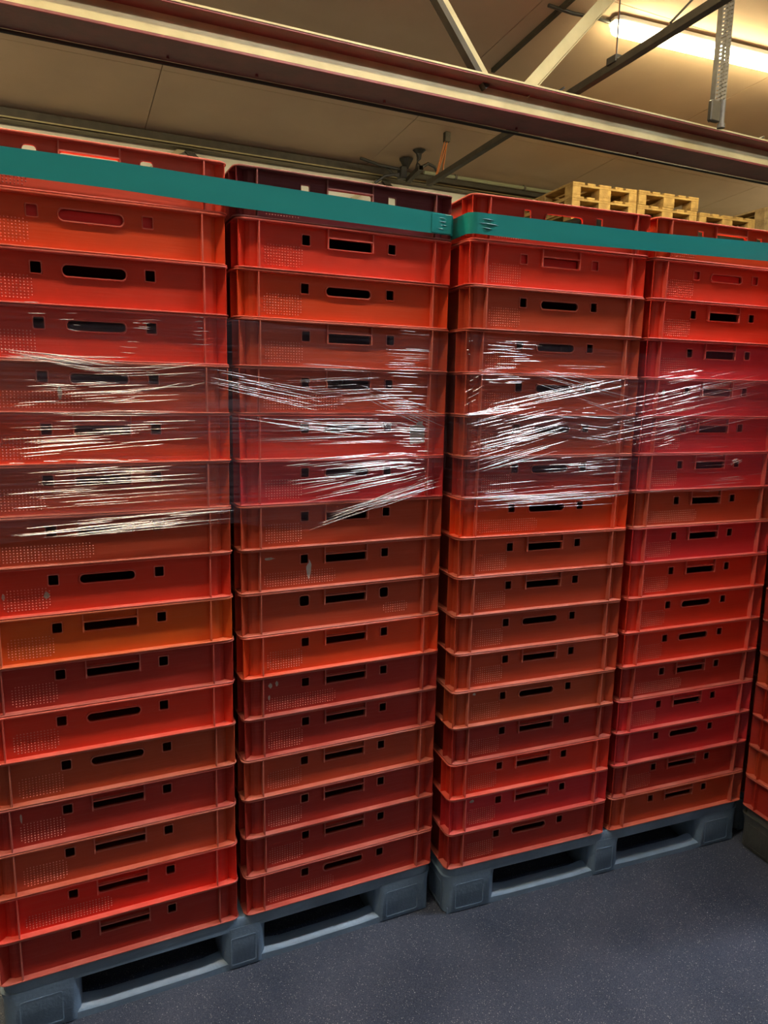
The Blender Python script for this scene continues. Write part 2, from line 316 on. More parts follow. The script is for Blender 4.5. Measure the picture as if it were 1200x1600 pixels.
# perforated vertical tray, real slots
def perforated():
    bm = bmesh.new(); x0, x1, z0, z1 = -.055, .055, 0, 1.02
    def loop(pts):
        vs = [bm.verts.new((p[0], 0, p[1])) for p in pts]
        return [bm.edges.new((vs[i], vs[(i+1) % len(vs)])) for i in range(len(vs))]
    E = loop([(x0, z0), (x1, z0), (x1, z1), (x0, z1)])
    for c in range(4):
        for r in range(36):
            cx = x0+.016+c*.026; cz = .02+r*.0285+(c % 2)*.012
            if cz > z1-.015: continue
            E += loop([(cx-.0105, cz-.009), (cx+.0085, cz-.002), (cx+.0105, cz+.009), (cx-.0085, cz+.002)])
    bmesh.ops.triangle_fill(bm, use_beauty=True, edges=E)
    r = bmesh.ops.extrude_face_region(bm, geom=list(bm.faces)); bmesh.ops.translate(bm, verts=[v for v in r['geom'] if isinstance(v, bmesh.types.BMVert)], vec=(0, .003, 0))
    bmesh.ops.recalc_face_normals(bm, faces=bm.faces)
    me = bpy.data.meshes.new('perforated_plate'); bm.to_mesh(me); bm.free(); me.materials.append(M_galv); return me
tt = tag(link('perforated_hanger', None, loc=(5.03, 2.60, 3.735), ), 'perforated galvanised strut hanging vertically in front of the fluorescent lamp', 'strut')
link('perforated_plate', perforated(), tt)
link('side_lip', MB().box(.055, .059, 0, .045, 0, 1.02).box(-.059, -.055, 0, .045, 0, 1.02).box(-.003, .003, 0, .02, 0, 1.02).done('side_lip', M_galv), tt)
link('switch_box', MB().bevbox(-.13, -.03, -.045, -.002, -.02, .13, .008).done('switch_box', M_steel), tt)
link('conduit_end', MB().tube((.01, -.02, -.04), (.01, -.02, .15), .022, 10).tube((.01, -.02, -.05), (.01, -.02, -.02), .03, 10).done('conduit_end', M_galv, True), tt)

# ------------------------------------------------------------------ fluorescent lamps: one visible, the rest unseen, some added as fill
LAMP_LABELS = ['long glowing fluorescent batten lamp fixed to the ceiling at top right', 'fluorescent batten lamp on the ceiling in front of the middle stacks, outside the picture',
    'warm fluorescent batten lamp on the ceiling to the left, outside the picture', 'added cool white fill lamp on the ceiling behind the viewer', 'warm fluorescent batten lamp on the ceiling above the leftmost stack, before the beam', 'warm fluorescent batten lamp on the ceiling above the middle stacks, before the beam',
    'warm fluorescent batten lamp on the ceiling above the right stacks, before the beam', 'added unseen batten lamp on the ceiling far right, beyond the wooden pallets', 'added unseen batten lamp on the ceiling far left, near the rear wall']
for (lx_, ly_, hd_, lc_, ls_), ll_ in zip(LAMPS, LAMP_LABELS):
    lamp = tag(link('ceiling_lamp', None, loc=(lx_, ly_, ceil_z(ly_)-.006)), ll_, 'lamp')
    M_em = bpy.data.materials.new('lamp_glow'); M_em.use_nodes = True
    bb = M_em.node_tree.nodes['Principled BSDF']; bb.inputs['Emission Color'].default_value = (*lc_, 1); bb.inputs['Emission Strength'].default_value = ls_
    bb.inputs['Base Color'].default_value = (.9, .9, .85, 1)
    def lamp_part(name, z0, z1, hw, m, x0, x1, r):
        rings = []
        for x, k in ((x0, .55), (x0+.03, .9), (x0+.07, 1), (x1-.07, 1), (x1-.03, .9), (x1, .55)):
            zc = (z0+z1)/2; hz = (z1-z0)/2
            rings.append([(x, a*k, zc+(b-zc)*k) for a, b in rrect(-hw, hw, z0, z1, r, 3)])
        return link(name, MB().loft(rings).done(name, m, True), lamp)
    lamp_part('housing', -.045, -.004, .075, M_lamp_body, -.02, 2.55, .012)
    lamp_part('diffuser', -.115, -.047, .065, M_em, 0, 2.53, .03)
    lamp.rotation_euler = (math.radians(-5.1), 0, math.radians(hd_))
tag(link('ceiling_cable', MB().path([(3.95, 3.40, ceil_z(3.4)-.03), (4.2, 3.40, ceil_z(3.4)-.035), (4.45, 3.38, ceil_z(3.4)-.03), (4.57, 3.38, ceil_z(3.4)-.03)], .014).done('ceiling_cable', M_black, True)),
    'black cable clipped along the ceiling to the fluorescent lamp', 'cable')
tag(link('ceiling_bar', bar(MB(), (4.10, 4.42, ceil_z(4.42)-.02), (4.06, 2.0, ceil_z(2.0)-.02), .035, .035, (1, 0, 0)).done('ceiling_bar', M_steel)),
    'slim dark bar fixed to the ceiling between the two pale roof struts', 'bar')
tag(link('suspension_cable', MB().tube((3.955, 2.08, 3.999), (4.73, 2.57, 4.60), .008, 6).done('suspension_cable', M_black)),
    'thin black cable rising from the long rail across the lamp', 'cable')

# ------------------------------------------------------------------ wooden pallets on a rack
def board(x0, x1, y0, y1, z0, z1): return MB().bevbox(x0, x1, y0, y1, z0, z1, .003)
def wood_pallet_meshes(m):
    P = []
    for x0, x1 in ((0, .145), (.1775, .2775), (.3275, .4725), (.5225, .6225), (.655, .8)): P.append(('top_board', board(x0, x1, 0, 1.2, .122, .144).done('top_board', m)))
    for y0 in (0, .5275, 1.055): P.append(('cross_board', board(0, .8, y0, y0+.145, .1, .122).done('cross_board', m)))
    for y0 in (0, .5275, 1.055):
        for x0, x1 in ((0, .1), (.3275, .4725), (.7, .8)): P.append(('block', board(x0, x1, y0, y0+.145, .022, .1).done('block', m)))
    for x0, x1 in ((0, .1), (.3275, .4725), (.7, .8)): P.append(('bottom_board', board(x0, x1, 0, 1.2, 0, .022).done('bottom_board', m)))
    return P
PW = [wood_pallet_meshes(M_wood), wood_pallet_meshes(M_wood2)]
def wood_pallet(x, y, z, rz, kind, label):
    r = tag(link('wooden_pallet', None, loc=(x, y, z), rot=(0, 0, rz)), label, 'pallet', 'wooden pallets stacked behind the crates')
    for n, me in PW[kind]: link(n, me, r)
SH = 3.345; RZ = math.radians(-5)
def colpos(k, gap=0): return 5.17+math.cos(RZ)*(k*.825+gap), 4.50+math.sin(RZ)*(k*.825+gap)
ords = ['topmost', 'middle', 'lowest']
cols = [(0, 3, 0, 'leftmost column of wooden pallets'), (1, 3, 0, 'second column of wooden pallets from the left'), (2, 2, 0, 'lower third column of wooden pallets'), (3, 3, .10, 'rightmost column of wooden pallets')]
for k, n, gap, nm in cols:
    x, y = colpos(k, gap)
    for i in range(n):
        lab = ('yellowish ' if (k+i) % 2 else 'pale ') + 'wooden pallet, %s of the %s' % ((ords if n == 3 else ['upper', 'lower'])[n-1-i], nm)
        wood_pallet(x+random.Random(k*7+i).uniform(-.012, .012), y+random.Random(k*9+i).uniform(-.015, .015), SH+i*.1445, RZ, 1 if k == 3 or (k == 2 and i == 0) else 0, lab)
rk = tag(link('storage_rack', None, loc=(5.0, 4.4, 0)), 'tall steel rack that carries the wooden pallets behind the crate stacks', 'rack')
link('shelf_deck', MB().box(0, 4.2, -.35, 1.5, SH-.032, SH-.002).done('shelf_deck', M_steel), rk)
for xx in (.02, 2.1, 4.1):
    for yy in (-.3, 1.35): link('upright', MB().box(xx, xx+.08, yy, yy+.08, 0, SH-.032).done('upright', M_steel), rk)
tag(link('cardboard_sheet', MB().bevbox(8.05, 8.5, 3.9, 4.1, SH+.29+.14, SH+.5, .005).done('cardboard_sheet', M_white)), 'pale grey box lying on the wooden pallets at the far right', 'box')

# ------------------------------------------------------------------ grey plastic pallets
def foot_mesh(w_, d, m):
    rings = []
    for z, ins in ((0, .004), (.006, 0), (.10, 0), (.122, -.004), (.130, -.006)):
        rings.append([(a, b, z) for a, b in rrect(ins, w_-ins, max(ins, 0), d-ins, .028, 5)])
    return MB().loft(rings).done('foot', m, True)
def outline_mesh(x0, x1, z0, z1, t, dep, name, m):
    mb = MB(); o_ = rrect(x0, x1, z0, z1, .006, 3); i_ = rrect(x0+t, x1-t, z0+t, z1-t, .005, 3); n = len(o_)
    rings = [[(p[0], 0, p[1]) for p in o_], [(p[0], -dep, p[1]) for p in o_], [(p[0], -dep, p[1]) for p in i_], [(p[0], 0, p[1]) for p in i_]]
    vs = [v for r in rings for v in r]
    mb.add(vs, [(i*n+j, i*n+(j+1) % n, (i+1)*n+(j+1) % n, (i+1)*n+j) for i in range(3) for j in range(n)])
    return mb.done(name, m)
def runner_mesh(L_, feet, m):
    """bottom skid with a sloping upper face, raised beside each foot"""
    rings = []; st_ = []
    for (a, b) in feet:
        st_ += [(a+.01, .010), (b-.01, .010), (b+.05, 0)] if b < L_-.05 else [(a-.05, 0), (a+.01, .010), (b-.01, .010)]
        if 0 < a and b < L_-.05: st_.insert(-3, (a-.05, 0))
    for x, h in sorted(st_):
        rings.append([(x, -.001, 0), (x, -.001, .017+h*.3), (x, .004, .021+h*.6), (x, .028, .030+h), (x, .042, .028+h), (x, .052, 0)])
    return MB().loft(rings).done('runner', m, True)
FE = [(0, .18), (.545, .668), (1.012, 1.2)]
FE8 = [(0, .16), (.335, .465), (.64, .8)]
def plastic_pallet(name_label, origin, rz, m):
    r = tag(link('plastic_pallet', None, loc=(*origin, 0), rot=(0, 0, rz)), name_label, 'pallet', 'grey plastic pallets under the crates')
    rings = []
    for z, ins in ((.118, .006), (.122, .001), (.150, 0), (.156, .003), (.158, .008)):
        rings.append([(a, b, z) for a, b in rrect(ins, 1.2-ins, ins, .8-ins, .035, 5)])
    link('deck', MB().loft(rings).done('deck', m, True), r)
    # raised deck lip
    for yy, dd in ((0, .15), (.325, .15), (.65, .15)):
        for a, b in FE:
            f = link('foot', foot_mesh(b-a, dd, m), r, loc=(a, yy, 0))
            if yy == 0: link('moulded_panel', outline_mesh(.035 if b-a > .15 else .02, b-a-.045 if b-a > .15 else b-a-.03, .014, .10, .003, .0012, 'moulded_panel', m), f, loc=(0, .0004, 0))
            if a == 0: link('moulded_panel', outline_mesh(.03, dd-.03, .014, .10, .003, .0012, 'moulded_panel', m), f, loc=(.0004, dd, 0), rot=(0, 0, -math.pi/2))
        link('runner', runner_mesh(1.2, FE, m), r, loc=(0, yy+.005, 0))
    return r
X2 = 1.2+.0134+.0166; P2 = (X2, -.0519); R2 = -.0688
P3 = (2.333, -.946); R3 = -.10
plastic_pallet('grey plastic pallet with blue-lit runners under the two left stacks', (.008, .006), 0, M_grey)
plastic_pallet('grey plastic pallet with rounded corner foot under the third and fourth stacks', (P2[0]+.004, P2[1]+.006), R2, M_grey)
plastic_pallet('dull dark grey plastic pallet at the right edge under the last stack', (P3[0]+.01, P3[1]), R3, M_grey2)

# ------------------------------------------------------------------ the crates
H = .1168; HW, HD = .3, .2; INS = .0170
ZF, ZR = .0042, .1116           # top of base flange, underside of top rim
WY = -HD+INS                    # front face of the recessed wall
def loopxz(bm, pts, y):
    vs = [bm.verts.new((p[0], y, p[1])) for p in pts]
    return [bm.edges.new((vs[i], vs[(i+1) % len(vs)])) for i in range(len(vs))]
GR = {'oval': rrect(-.0615, .0615, .0675, .0885, .0095, 5),
      'wideoval': rrect(-.066, .066, .0665, .090, .011, 5),
      'hooked': rrect(-.060, .060, .0665, .0893, .0045, 3)}
VT = {'small': (.0105, .0685, .0925, .003), 'large': (.0135, .066, .095, .007)}
def vent(side, k): 
    hw, z0, z1, r = VT[k]; return rrect(side*.119-hw, side*.119+hw, z0, z1, r, 3)
def body_mesh(grip, vk):
    mb = MB(); T = .0026; R = .030
    outer = rrect(-HW+INS, HW-INS, -HD+INS, HD-INS, R, 5)
    # all walls except the two long flat faces
    n = len(outer); inn = rrect(-HW+INS+T, HW-INS-T, -HD+INS+T, HD-INS-T, R-T, 5)
    for i in range(n):
        j = (i+1) % n; a, b = outer[i], outer[j]
        if abs(a[1]-b[1]) < 1e-6 and abs(a[0]-b[0]) > .3: continue
        c, d = inn[j], inn[i]
        mb.add([(*a, .001), (*b, .001), (*b, H-.001), (*a, H-.001)], [(0, 1, 2, 3)])
        mb.add([(*c, .001), (*d, .001), (*d, H-.001), (*c, H-.001)], [(0, 1, 2, 3)])
    mb.add([(*p, .004) for p in inn], [tuple(range(n))]); mb.add([(*p, .001) for p in outer], [tuple(range(n))])
    # side wall ribs and 45 degree corner ribs
    for sx in (-1, 1):
        for yy in (-HD+.058, HD-.058):
            x0, x1 = sorted((sx*(HW-INS), sx*(HW-.0012))); mb.box(x0, x1, yy-.0011, yy+.0011, ZF, ZR)
        for sy_ in (-1, 1):
            p = Vector((sx*(HW-INS-.010), sy_*(HD-INS-.010), 0)); q = Vector((sx*(HW-.0075), sy_*(HD-.0075), 0)); s_ = Vector((-(q-p).y, (q-p).x, 0)).normalized()*.0012
            mb.add([p-s_+Vector((0,0,ZF)), q-s_+Vector((0,0,ZF)), q+s_+Vector((0,0,ZF)), p+s_+Vector((0,0,ZF)), p-s_+Vector((0,0,ZR)), q-s_+Vector((0,0,ZR)), q+s_+Vector((0,0,ZR)), p+s_+Vector((0,0,ZR))],
                   [(3,2,1,0),(4,5,6,7),(0,1,5,4),(1,2,6,5),(2,3,7,6),(3,0,4,7)])
    for xx in (-HW+.058, HW-.058): mb.box(xx-.0011, xx+.0011, HD-INS, HD-.0012, ZF, ZR)
    me = mb.done('body', M_body)
    bm = bmesh.new(); bm.from_mesh(me)
    for y0, y1 in ((WY, WY+T), (HD-INS, HD-INS-T)):
        b2 = bmesh.new(); xe = HW-INS-R
        E = loopxz(b2, [(-xe, .001), (xe, .001), (xe, H-.001), (-xe, H-.001)], y0)
        for hl in (GR[grip], vent(-1, vk), vent(1, vk)): E += loopxz(b2, hl, y0)
        bmesh.ops.triangle_fill(b2, use_beauty=True, edges=E)
        r = bmesh.ops.extrude_face_region(b2, geom=list(b2.faces)); bmesh.ops.translate(b2, verts=[v for v in r['geom'] if isinstance(v, bmesh.types.BMVert)], vec=(0, y1-y0, 0))
        bmesh.ops.recalc_face_normals(b2, faces=b2.faces)
        t = bpy.data.meshes.new('t'); b2.to_mesh(t); b2.free(); bm.from_mesh(t); bpy.data.meshes.remove(t)
    bm.to_mesh(me); bm.free(); return me
def frame_mesh(inner, t, y0, y1, name, m=None):
    """raised rim round an opening"""
    n = len(inner); cx = sum(p[0] for p in inner)/n; cz = sum(p[1] for p in inner)/n
    x0, x1 = min(p[0] for p in inner), max(p[0] for p in inner); z0, z1 = min(p[1] for p in inner), max(p[1] for p in inner)
    ou = [(cx+(p[0]-cx)*(1+2*t/(x1-x0)), cz+(p[1]-cz)*(1+2*t/(z1-z0))) for p in inner]
    ou2 = [(cx+(p[0]-cx)*(1+1.4*t/(x1-x0)), cz+(p[1]-cz)*(1+1.4*t/(z1-z0))) for p in inner]
    rings = [[(p[0], y0, p[1]) for p in ou], [(p[0], y1, p[1]) for p in ou2], [(p[0], y1, p[1]) for p in inner], [(p[0], WY+.001, p[1]) for p in inner]]
    vs = [v for r in rings for v in r]
    return MB().add(vs, [(i*n+j, i*n+(j+1) % n, (i+1)*n+(j+1) % n, (i+1)*n+j) for i in range(3) for j in range(n)]).done(name, m or M_edge)
def grip_mesh(grip):
    me = frame_mesh(GR[grip], .0034, WY, WY-.0045, 'grip_frame')
    if grip == 'hooked':   # side bars up to the rim and a lip over the slot
        mb = MB()
        for s in (-1, 1): mb.box(*sorted((s*.0604, s*.0636)), WY-.0095, WY, .0645, ZR)
        mb.box(-.0604, .0604, WY-.0105, WY, .0893, .0925)
        m2 = mb.done('t', M_edge); bm = bmesh.new(); bm.from_mesh(me); bm.from_mesh(m2); bm.to_mesh(me); bm.free()
    return me
def dots_mesh(x0, x1, z0, z1):
    mb = MB(); p = .0073; r = .0018; nx = int((x1-x0)/p); nz = int((z1-z0)/(p*.92))
    for j in range(nz):
        for i in range(nx):
            if i in (0, nx-1) and j in (0, nz-1): continue
            x = x0+i*p; z = z0+j*p*.92
            mb.add([(x-r, WY-.0001, z), (x, WY-.0001, z-r), (x+r, WY-.0001, z), (x, WY-.0001, z+r), (x, WY-.0018, z)], [(0, 1, 4), (1, 2, 4), (2, 3, 4), (3, 0, 4)])
    return mb.done('dimple_field', M_dot)
ME = {}
for g in GR:
    ME['grip', g] = grip_mesh(g)
    ME['grip_back', g] = MB().box(min(p[0] for p in GR[g]), max(p[0] for p in GR[g]), WY+.006, WY+.008, min(p[1] for p in GR[g]), max(p[1] for p in GR[g])).done('grip_back', M_body)
    for vk in VT: ME['body', g, vk] = body_mesh(g, vk)
for vk in VT:
    for s in (-1, 1):
        ME['vent', vk, s] = frame_mesh(vent(s, vk), .0028, WY, WY-.0028, 'vent_frame')
        ME['vent_back', vk, s] = MB().box(s*.119-.012, s*.119+.012, WY+.005, WY+.007, .066, .095).done('vent_back', M_body)
mb = MB(); ring_solid(mb, rrect(-HW+.0006, HW-.0006, -HD+.0006, HD-.0006, .021, 5), rrect(-HW+.0205, HW-.0205, -HD+.0205, HD-.0205, .018, 5), [(ZR, .0012), (ZR+.0012, 0), (H-.0016, 0), (H-.0004, .0014)])
ME['rim'] = mb.done('top_rim', M_edge)
mb = MB(); ring_solid(mb, rrect(-HW, HW, -HD, HD, .022, 5), rrect(-HW+.0205, HW-.0205, -HD+.0205, HD-.0205, .018, 5), [(0.0002, .0016), (.0014, 0), (ZF-.0012, 0), (ZF, .0012)])
ME['flange'] = mb.done('base_flange', M_edge)
ME['rib'] = MB().add([(-.0015, -HD+.0012, ZF), (.0015, -HD+.0012, ZF), (.0018, WY, ZF), (-.0018, WY, ZF), (-.0015, -HD+.0012, ZR), (.0015, -HD+.0012, ZR), (.0018, WY, ZR), (-.0018, WY, ZR)],
    [(3,2,1,0),(4,5,6,7),(0,1,5,4),(1,2,6,5),(2,3,7,6),(3,0,4,7)]).done('rib', M_edge)
ME['dots', 'std'] = dots_mesh(-.224, -.118, .015, .074)
ME['dots', 'wide'] = dots_mesh(-.228, -.02, .013, .058)
ME['dots', 'right'] = dots_mesh(.12, .205, .02, .06)
ME['emb', 'tall'] = outline_mesh(.155, .215, .018, .085, .0016, .0008, 'embossed_frame', M_edge)
ME['emb', 'long'] = outline_mesh(.06, .215, .012, .062, .0016, .0008, 'embossed_frame', M_edge)
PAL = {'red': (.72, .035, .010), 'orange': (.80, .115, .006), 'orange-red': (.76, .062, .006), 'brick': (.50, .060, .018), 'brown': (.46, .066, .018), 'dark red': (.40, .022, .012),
       'maroon': (.16, .012, .018), 'crimson': (.62, .022, .030), 'backlit_red': (.85, .10, .05), 'scarlet': (.85, .018, .004)}  # last but one is red lightened for light shining through from behind
WORD = {'red': 'red', 'orange': 'orange', 'orange-red': 'orange-red', 'brick': 'brick-red', 'brown': 'brownish red', 'dark red': 'dark red', 'maroon': 'dark maroon', 'crimson': 'crimson', 'backlit_red': 'light red', 'scarlet': 'bright scarlet'}
GW = {'oval': 'oval', 'wideoval': 'wide oval', 'hooked': 'squared'}
ORD = ['top', 'second', 'third', 'fourth', 'fifth', 'sixth', 'seventh', 'eighth', 'ninth', 'tenth', 'eleventh', 'twelfth', 'thirteenth', 'fourteenth', 'fifteenth', 'sixteenth', 'lowest']
rng = random.Random(5)
def crate(base, u, layer, rz0, colour, grip='oval', dots='std', dk=1, vk='small', emb=None, closed=False, label='', group='', depth_row=0, plain=False):
    bx, by = base; c_, s_ = math.cos(rz0), math.sin(rz0)
    jx, jy, jr = (0 if layer == 16 else rng.uniform(-.0022, .0022)), rng.uniform(-.0018, .0018), rng.uniform(-.003, .003)
    lx, ly = u+HW+jx, HD+depth_row*.405+jy
    z = .1605+(16-layer)*H
    r = tag(link('stacking_crate', None, loc=(bx+c_*lx-s_*ly, by+s_*lx+c_*ly, z), rot=(0, 0, rz0+jr)), label, 'crate', group)
    k = rng.uniform(.93, 1.07); col = tuple(min(1, v*k) for v in PAL[colour])
    link('body', ME['body', grip, vk], r, color=col)
    link('top_rim', ME['rim'], r, color=col); link('base_flange', ME['flange'], r, color=col)
    if plain:   # added backs keep light from showing through the hidden crates' holes
        link('grip_back', ME['grip_back', grip], r, color=col)
        for s in (-1, 1): link('vent_back', ME['vent_back', vk, s], r, color=col)
        return r
    for xx in (-HW+.058, HW-.058): link('rib', ME['rib'], r, loc=(xx+rng.uniform(-.003, .003), 0, 0), color=col)
    link('grip_frame', ME['grip', grip], r, color=col)
    for s in (-1, 1): link('vent_frame', ME['vent', vk, s], r, color=col)
    if closed:
        link('grip_back', ME['grip_back', grip], r, color=(.85, .01, .01))
        for s in (-1, 1): link('vent_back', ME['vent_back', vk, s], r, color=(.85, .012, .012))
    if dots:
        d = link('dimple_field', ME['dots', dots], r, color=tuple(min(1, v*(.55+.75*dk)) for v in col)); d['kind'] = 'stuff'
    if emb: link('embossed_frame', ME['emb', emb], r, color=col)
    return r
# stack tables, top to bottom: colour, grip, dimples, dimple contrast, extras
S1 = [('backlit_red','hooked','std',.2,{'vk':'large'}),('orange-red','wideoval','std',1,{'closed':True}),('red','wideoval','std',.8,{}),('red','oval','std',.5,{}),('brick','oval','wide',.6,{}),('orange-red','hooked','std',.5,{}),
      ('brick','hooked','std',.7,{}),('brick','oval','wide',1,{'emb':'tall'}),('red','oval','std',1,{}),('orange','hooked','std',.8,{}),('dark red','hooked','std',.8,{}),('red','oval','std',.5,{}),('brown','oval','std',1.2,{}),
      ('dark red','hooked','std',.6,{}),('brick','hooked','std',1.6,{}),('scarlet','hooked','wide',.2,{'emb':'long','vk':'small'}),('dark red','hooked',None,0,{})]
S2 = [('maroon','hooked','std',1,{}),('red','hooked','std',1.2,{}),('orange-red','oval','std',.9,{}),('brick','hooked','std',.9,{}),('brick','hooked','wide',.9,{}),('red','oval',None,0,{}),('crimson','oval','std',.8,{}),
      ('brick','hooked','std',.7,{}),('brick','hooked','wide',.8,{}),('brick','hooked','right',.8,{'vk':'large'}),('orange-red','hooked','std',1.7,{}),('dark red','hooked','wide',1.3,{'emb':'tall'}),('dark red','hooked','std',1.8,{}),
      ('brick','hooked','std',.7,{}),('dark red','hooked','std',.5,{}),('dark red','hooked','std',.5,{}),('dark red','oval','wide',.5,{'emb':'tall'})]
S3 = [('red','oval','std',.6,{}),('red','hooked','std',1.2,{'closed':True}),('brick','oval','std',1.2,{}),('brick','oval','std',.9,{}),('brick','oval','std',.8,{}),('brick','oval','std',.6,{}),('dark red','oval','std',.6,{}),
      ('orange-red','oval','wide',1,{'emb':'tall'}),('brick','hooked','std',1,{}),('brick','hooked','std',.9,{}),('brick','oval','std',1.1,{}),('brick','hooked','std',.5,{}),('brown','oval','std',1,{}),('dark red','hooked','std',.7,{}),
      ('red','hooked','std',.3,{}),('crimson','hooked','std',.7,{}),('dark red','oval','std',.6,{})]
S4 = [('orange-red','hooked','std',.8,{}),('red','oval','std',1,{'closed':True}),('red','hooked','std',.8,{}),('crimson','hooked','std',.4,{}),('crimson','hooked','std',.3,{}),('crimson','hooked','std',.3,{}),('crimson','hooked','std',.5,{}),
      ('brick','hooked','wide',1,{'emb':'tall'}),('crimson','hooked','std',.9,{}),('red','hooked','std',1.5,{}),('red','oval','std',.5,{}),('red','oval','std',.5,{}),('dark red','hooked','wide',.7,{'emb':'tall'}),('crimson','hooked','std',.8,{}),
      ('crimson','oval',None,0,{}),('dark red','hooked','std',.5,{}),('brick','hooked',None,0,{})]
names = ['leftmost stack', 'second stack from the left', 'third stack from the left', 'fourth stack from the left', 'stack at the right edge']
crates = {}
for si, (tab, base, u, rz) in enumerate(((S1, (0, 0), 0, 0), (S2, (0, 0), .6134, 0), (S3, P2, 0, R2), (S4, P2, .6125, R2))):
    for L_, (colr, g, d, dk, ex) in enumerate(tab):
        lab = '%s plastic crate with %s %s, %s in the %s' % (WORD[colr], GW[g], 'closed grip' if ex.get('closed') else 'grip slot', ORD[L_], names[si])
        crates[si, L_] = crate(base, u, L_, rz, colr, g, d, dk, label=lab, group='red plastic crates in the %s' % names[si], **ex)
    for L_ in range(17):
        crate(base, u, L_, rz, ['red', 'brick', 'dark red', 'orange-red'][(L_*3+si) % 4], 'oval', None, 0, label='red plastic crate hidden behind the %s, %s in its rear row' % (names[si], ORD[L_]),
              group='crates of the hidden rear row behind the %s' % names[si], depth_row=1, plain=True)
for L_ in range(17):
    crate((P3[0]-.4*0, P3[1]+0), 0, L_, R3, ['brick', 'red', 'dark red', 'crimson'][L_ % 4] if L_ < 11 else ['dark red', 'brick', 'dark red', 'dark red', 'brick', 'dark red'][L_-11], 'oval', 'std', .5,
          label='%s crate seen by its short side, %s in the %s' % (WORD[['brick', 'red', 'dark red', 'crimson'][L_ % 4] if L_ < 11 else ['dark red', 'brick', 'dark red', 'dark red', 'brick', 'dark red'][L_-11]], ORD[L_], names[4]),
          group='red plastic crates in the %s' % names[4], depth_row=1)

plastic_pallet('grey plastic pallet added to fill the dark gap behind the stack at the right edge', (2.475, -.10), R2, M_grey)  # added stack, hides the bright wall that would show in the gap
for L_ in range(17):
    crate((2.475, -.11), 0, L_, R2, ['dark red', 'brick', 'red'][L_ % 3], 'oval', None, 0, label='red plastic crate added to darken the gap behind the right-edge stack, %s one' % ORD[L_],
          group='crates added to darken the gap behind the right stack', plain=True)
# stickers and glue marks on single crates
def blob(si, L_, cx, cz, w_, h_, m, name, seed, label=None, pts=None):
    r_ = random.Random(seed)
    if pts is None:
        n = 11; pts = [(cx+w_/2*math.cos(2*math.pi*i/n)*r_.uniform(.65, 1.1), cz+h_/2*math.sin(2*math.pi*i/n)*r_.uniform(.65, 1.1)) for i in range(n)]
    n = len(pts); vs = [(p[0]-HW, WY-.0001, p[1]) for p in pts]+[(p[0]-HW, WY-.0006, p[1]) for p in pts]
    o = link(name, MB().add(vs, [tuple(range(n)), tuple(range(n, 2*n))]+[(i, (i+1) % n, n+(i+1) % n, n+i) for i in range(n)]).done(name, m), crates[si, L_])
    if label: o['label'] = label
    return o
blob(1, 8, .195, .052, .016, .055, M_white, 'sticker_residue', 1, 'torn white strip of old sticker')
blob(1, 8, .085, .088, .03, .008, M_glue, 'sticker_residue', 2, 'pale glue smear')
blob(1, 11, .082, .085, .012, .016, M_glue, 'sticker_residue', 3, 'pale glue spot'); blob(1, 11, .100, .088, .010, .016, M_glue, 'sticker_residue', 4, 'pale glue spot')
blob(1, 11, .078, .05, .006, .016, M_glue, 'sticker_residue', 5, 'pale glue spot')
blob(0, 8, .165, .045, .014, .018, M_glue, 'sticker_residue', 6, 'pale torn sticker scrap'); blob(0, 8, .075, .05, .008, .018, M_glue, 'sticker_residue', 7, 'pale torn sticker scrap')
blob(0, 13, .078, .08, .006, .03, M_glue, 'sticker_residue', 8, 'pale scrape')
blob(0, 4, .215, .045, .012, .03, M_glue, 'sticker_residue', 12, 'pale sticker scrap')
blob(2, 12, .082, .098, .012, .009, M_white, 'sticker_residue', 9, 'small white scrap'); blob(2, 15, .088, .092, .016, .012, M_glue, 'sticker_residue', 10, 'pale scuff')
blob(3, 4, .09, .075, .016, .018, M_white, 'sticker_residue', 11, 'small white sticker scrap')
blob(1, 5, 0, 0, 0, 0, M_white, 'paper_label', 0, 'white paper label with a notch in its upper right', pts=[(.489, .035), (.535, .038), (.535, .083), (.528, .088), (.528, .098), (.512, .096), (.508, .088), (.489, .086)])
blob(1, 11, .545, .06, .012, .022, M_glue, 'sticker_residue', 14, 'pale scuff on the edge')
for z_ in (.068, .060, .052): 
    MBx = MB().box(.493-HW, .530-HW, WY-.0009, WY-.0006, z_, z_+.0012); link('print_line', MBx.done('print_line', mat('faint_print', (.45, .42, .38), .9)), crates[1, 5])
nb = MB().add([(.056+.009*math.cos(a), WY-.0004, .067+.009*math.sin(a)) for a in [2*math.pi*i/12 for i in range(12)]], [tuple(range(12))])
link('grip_notch', nb.done('grip_notch', M_black), crates[3, 13])

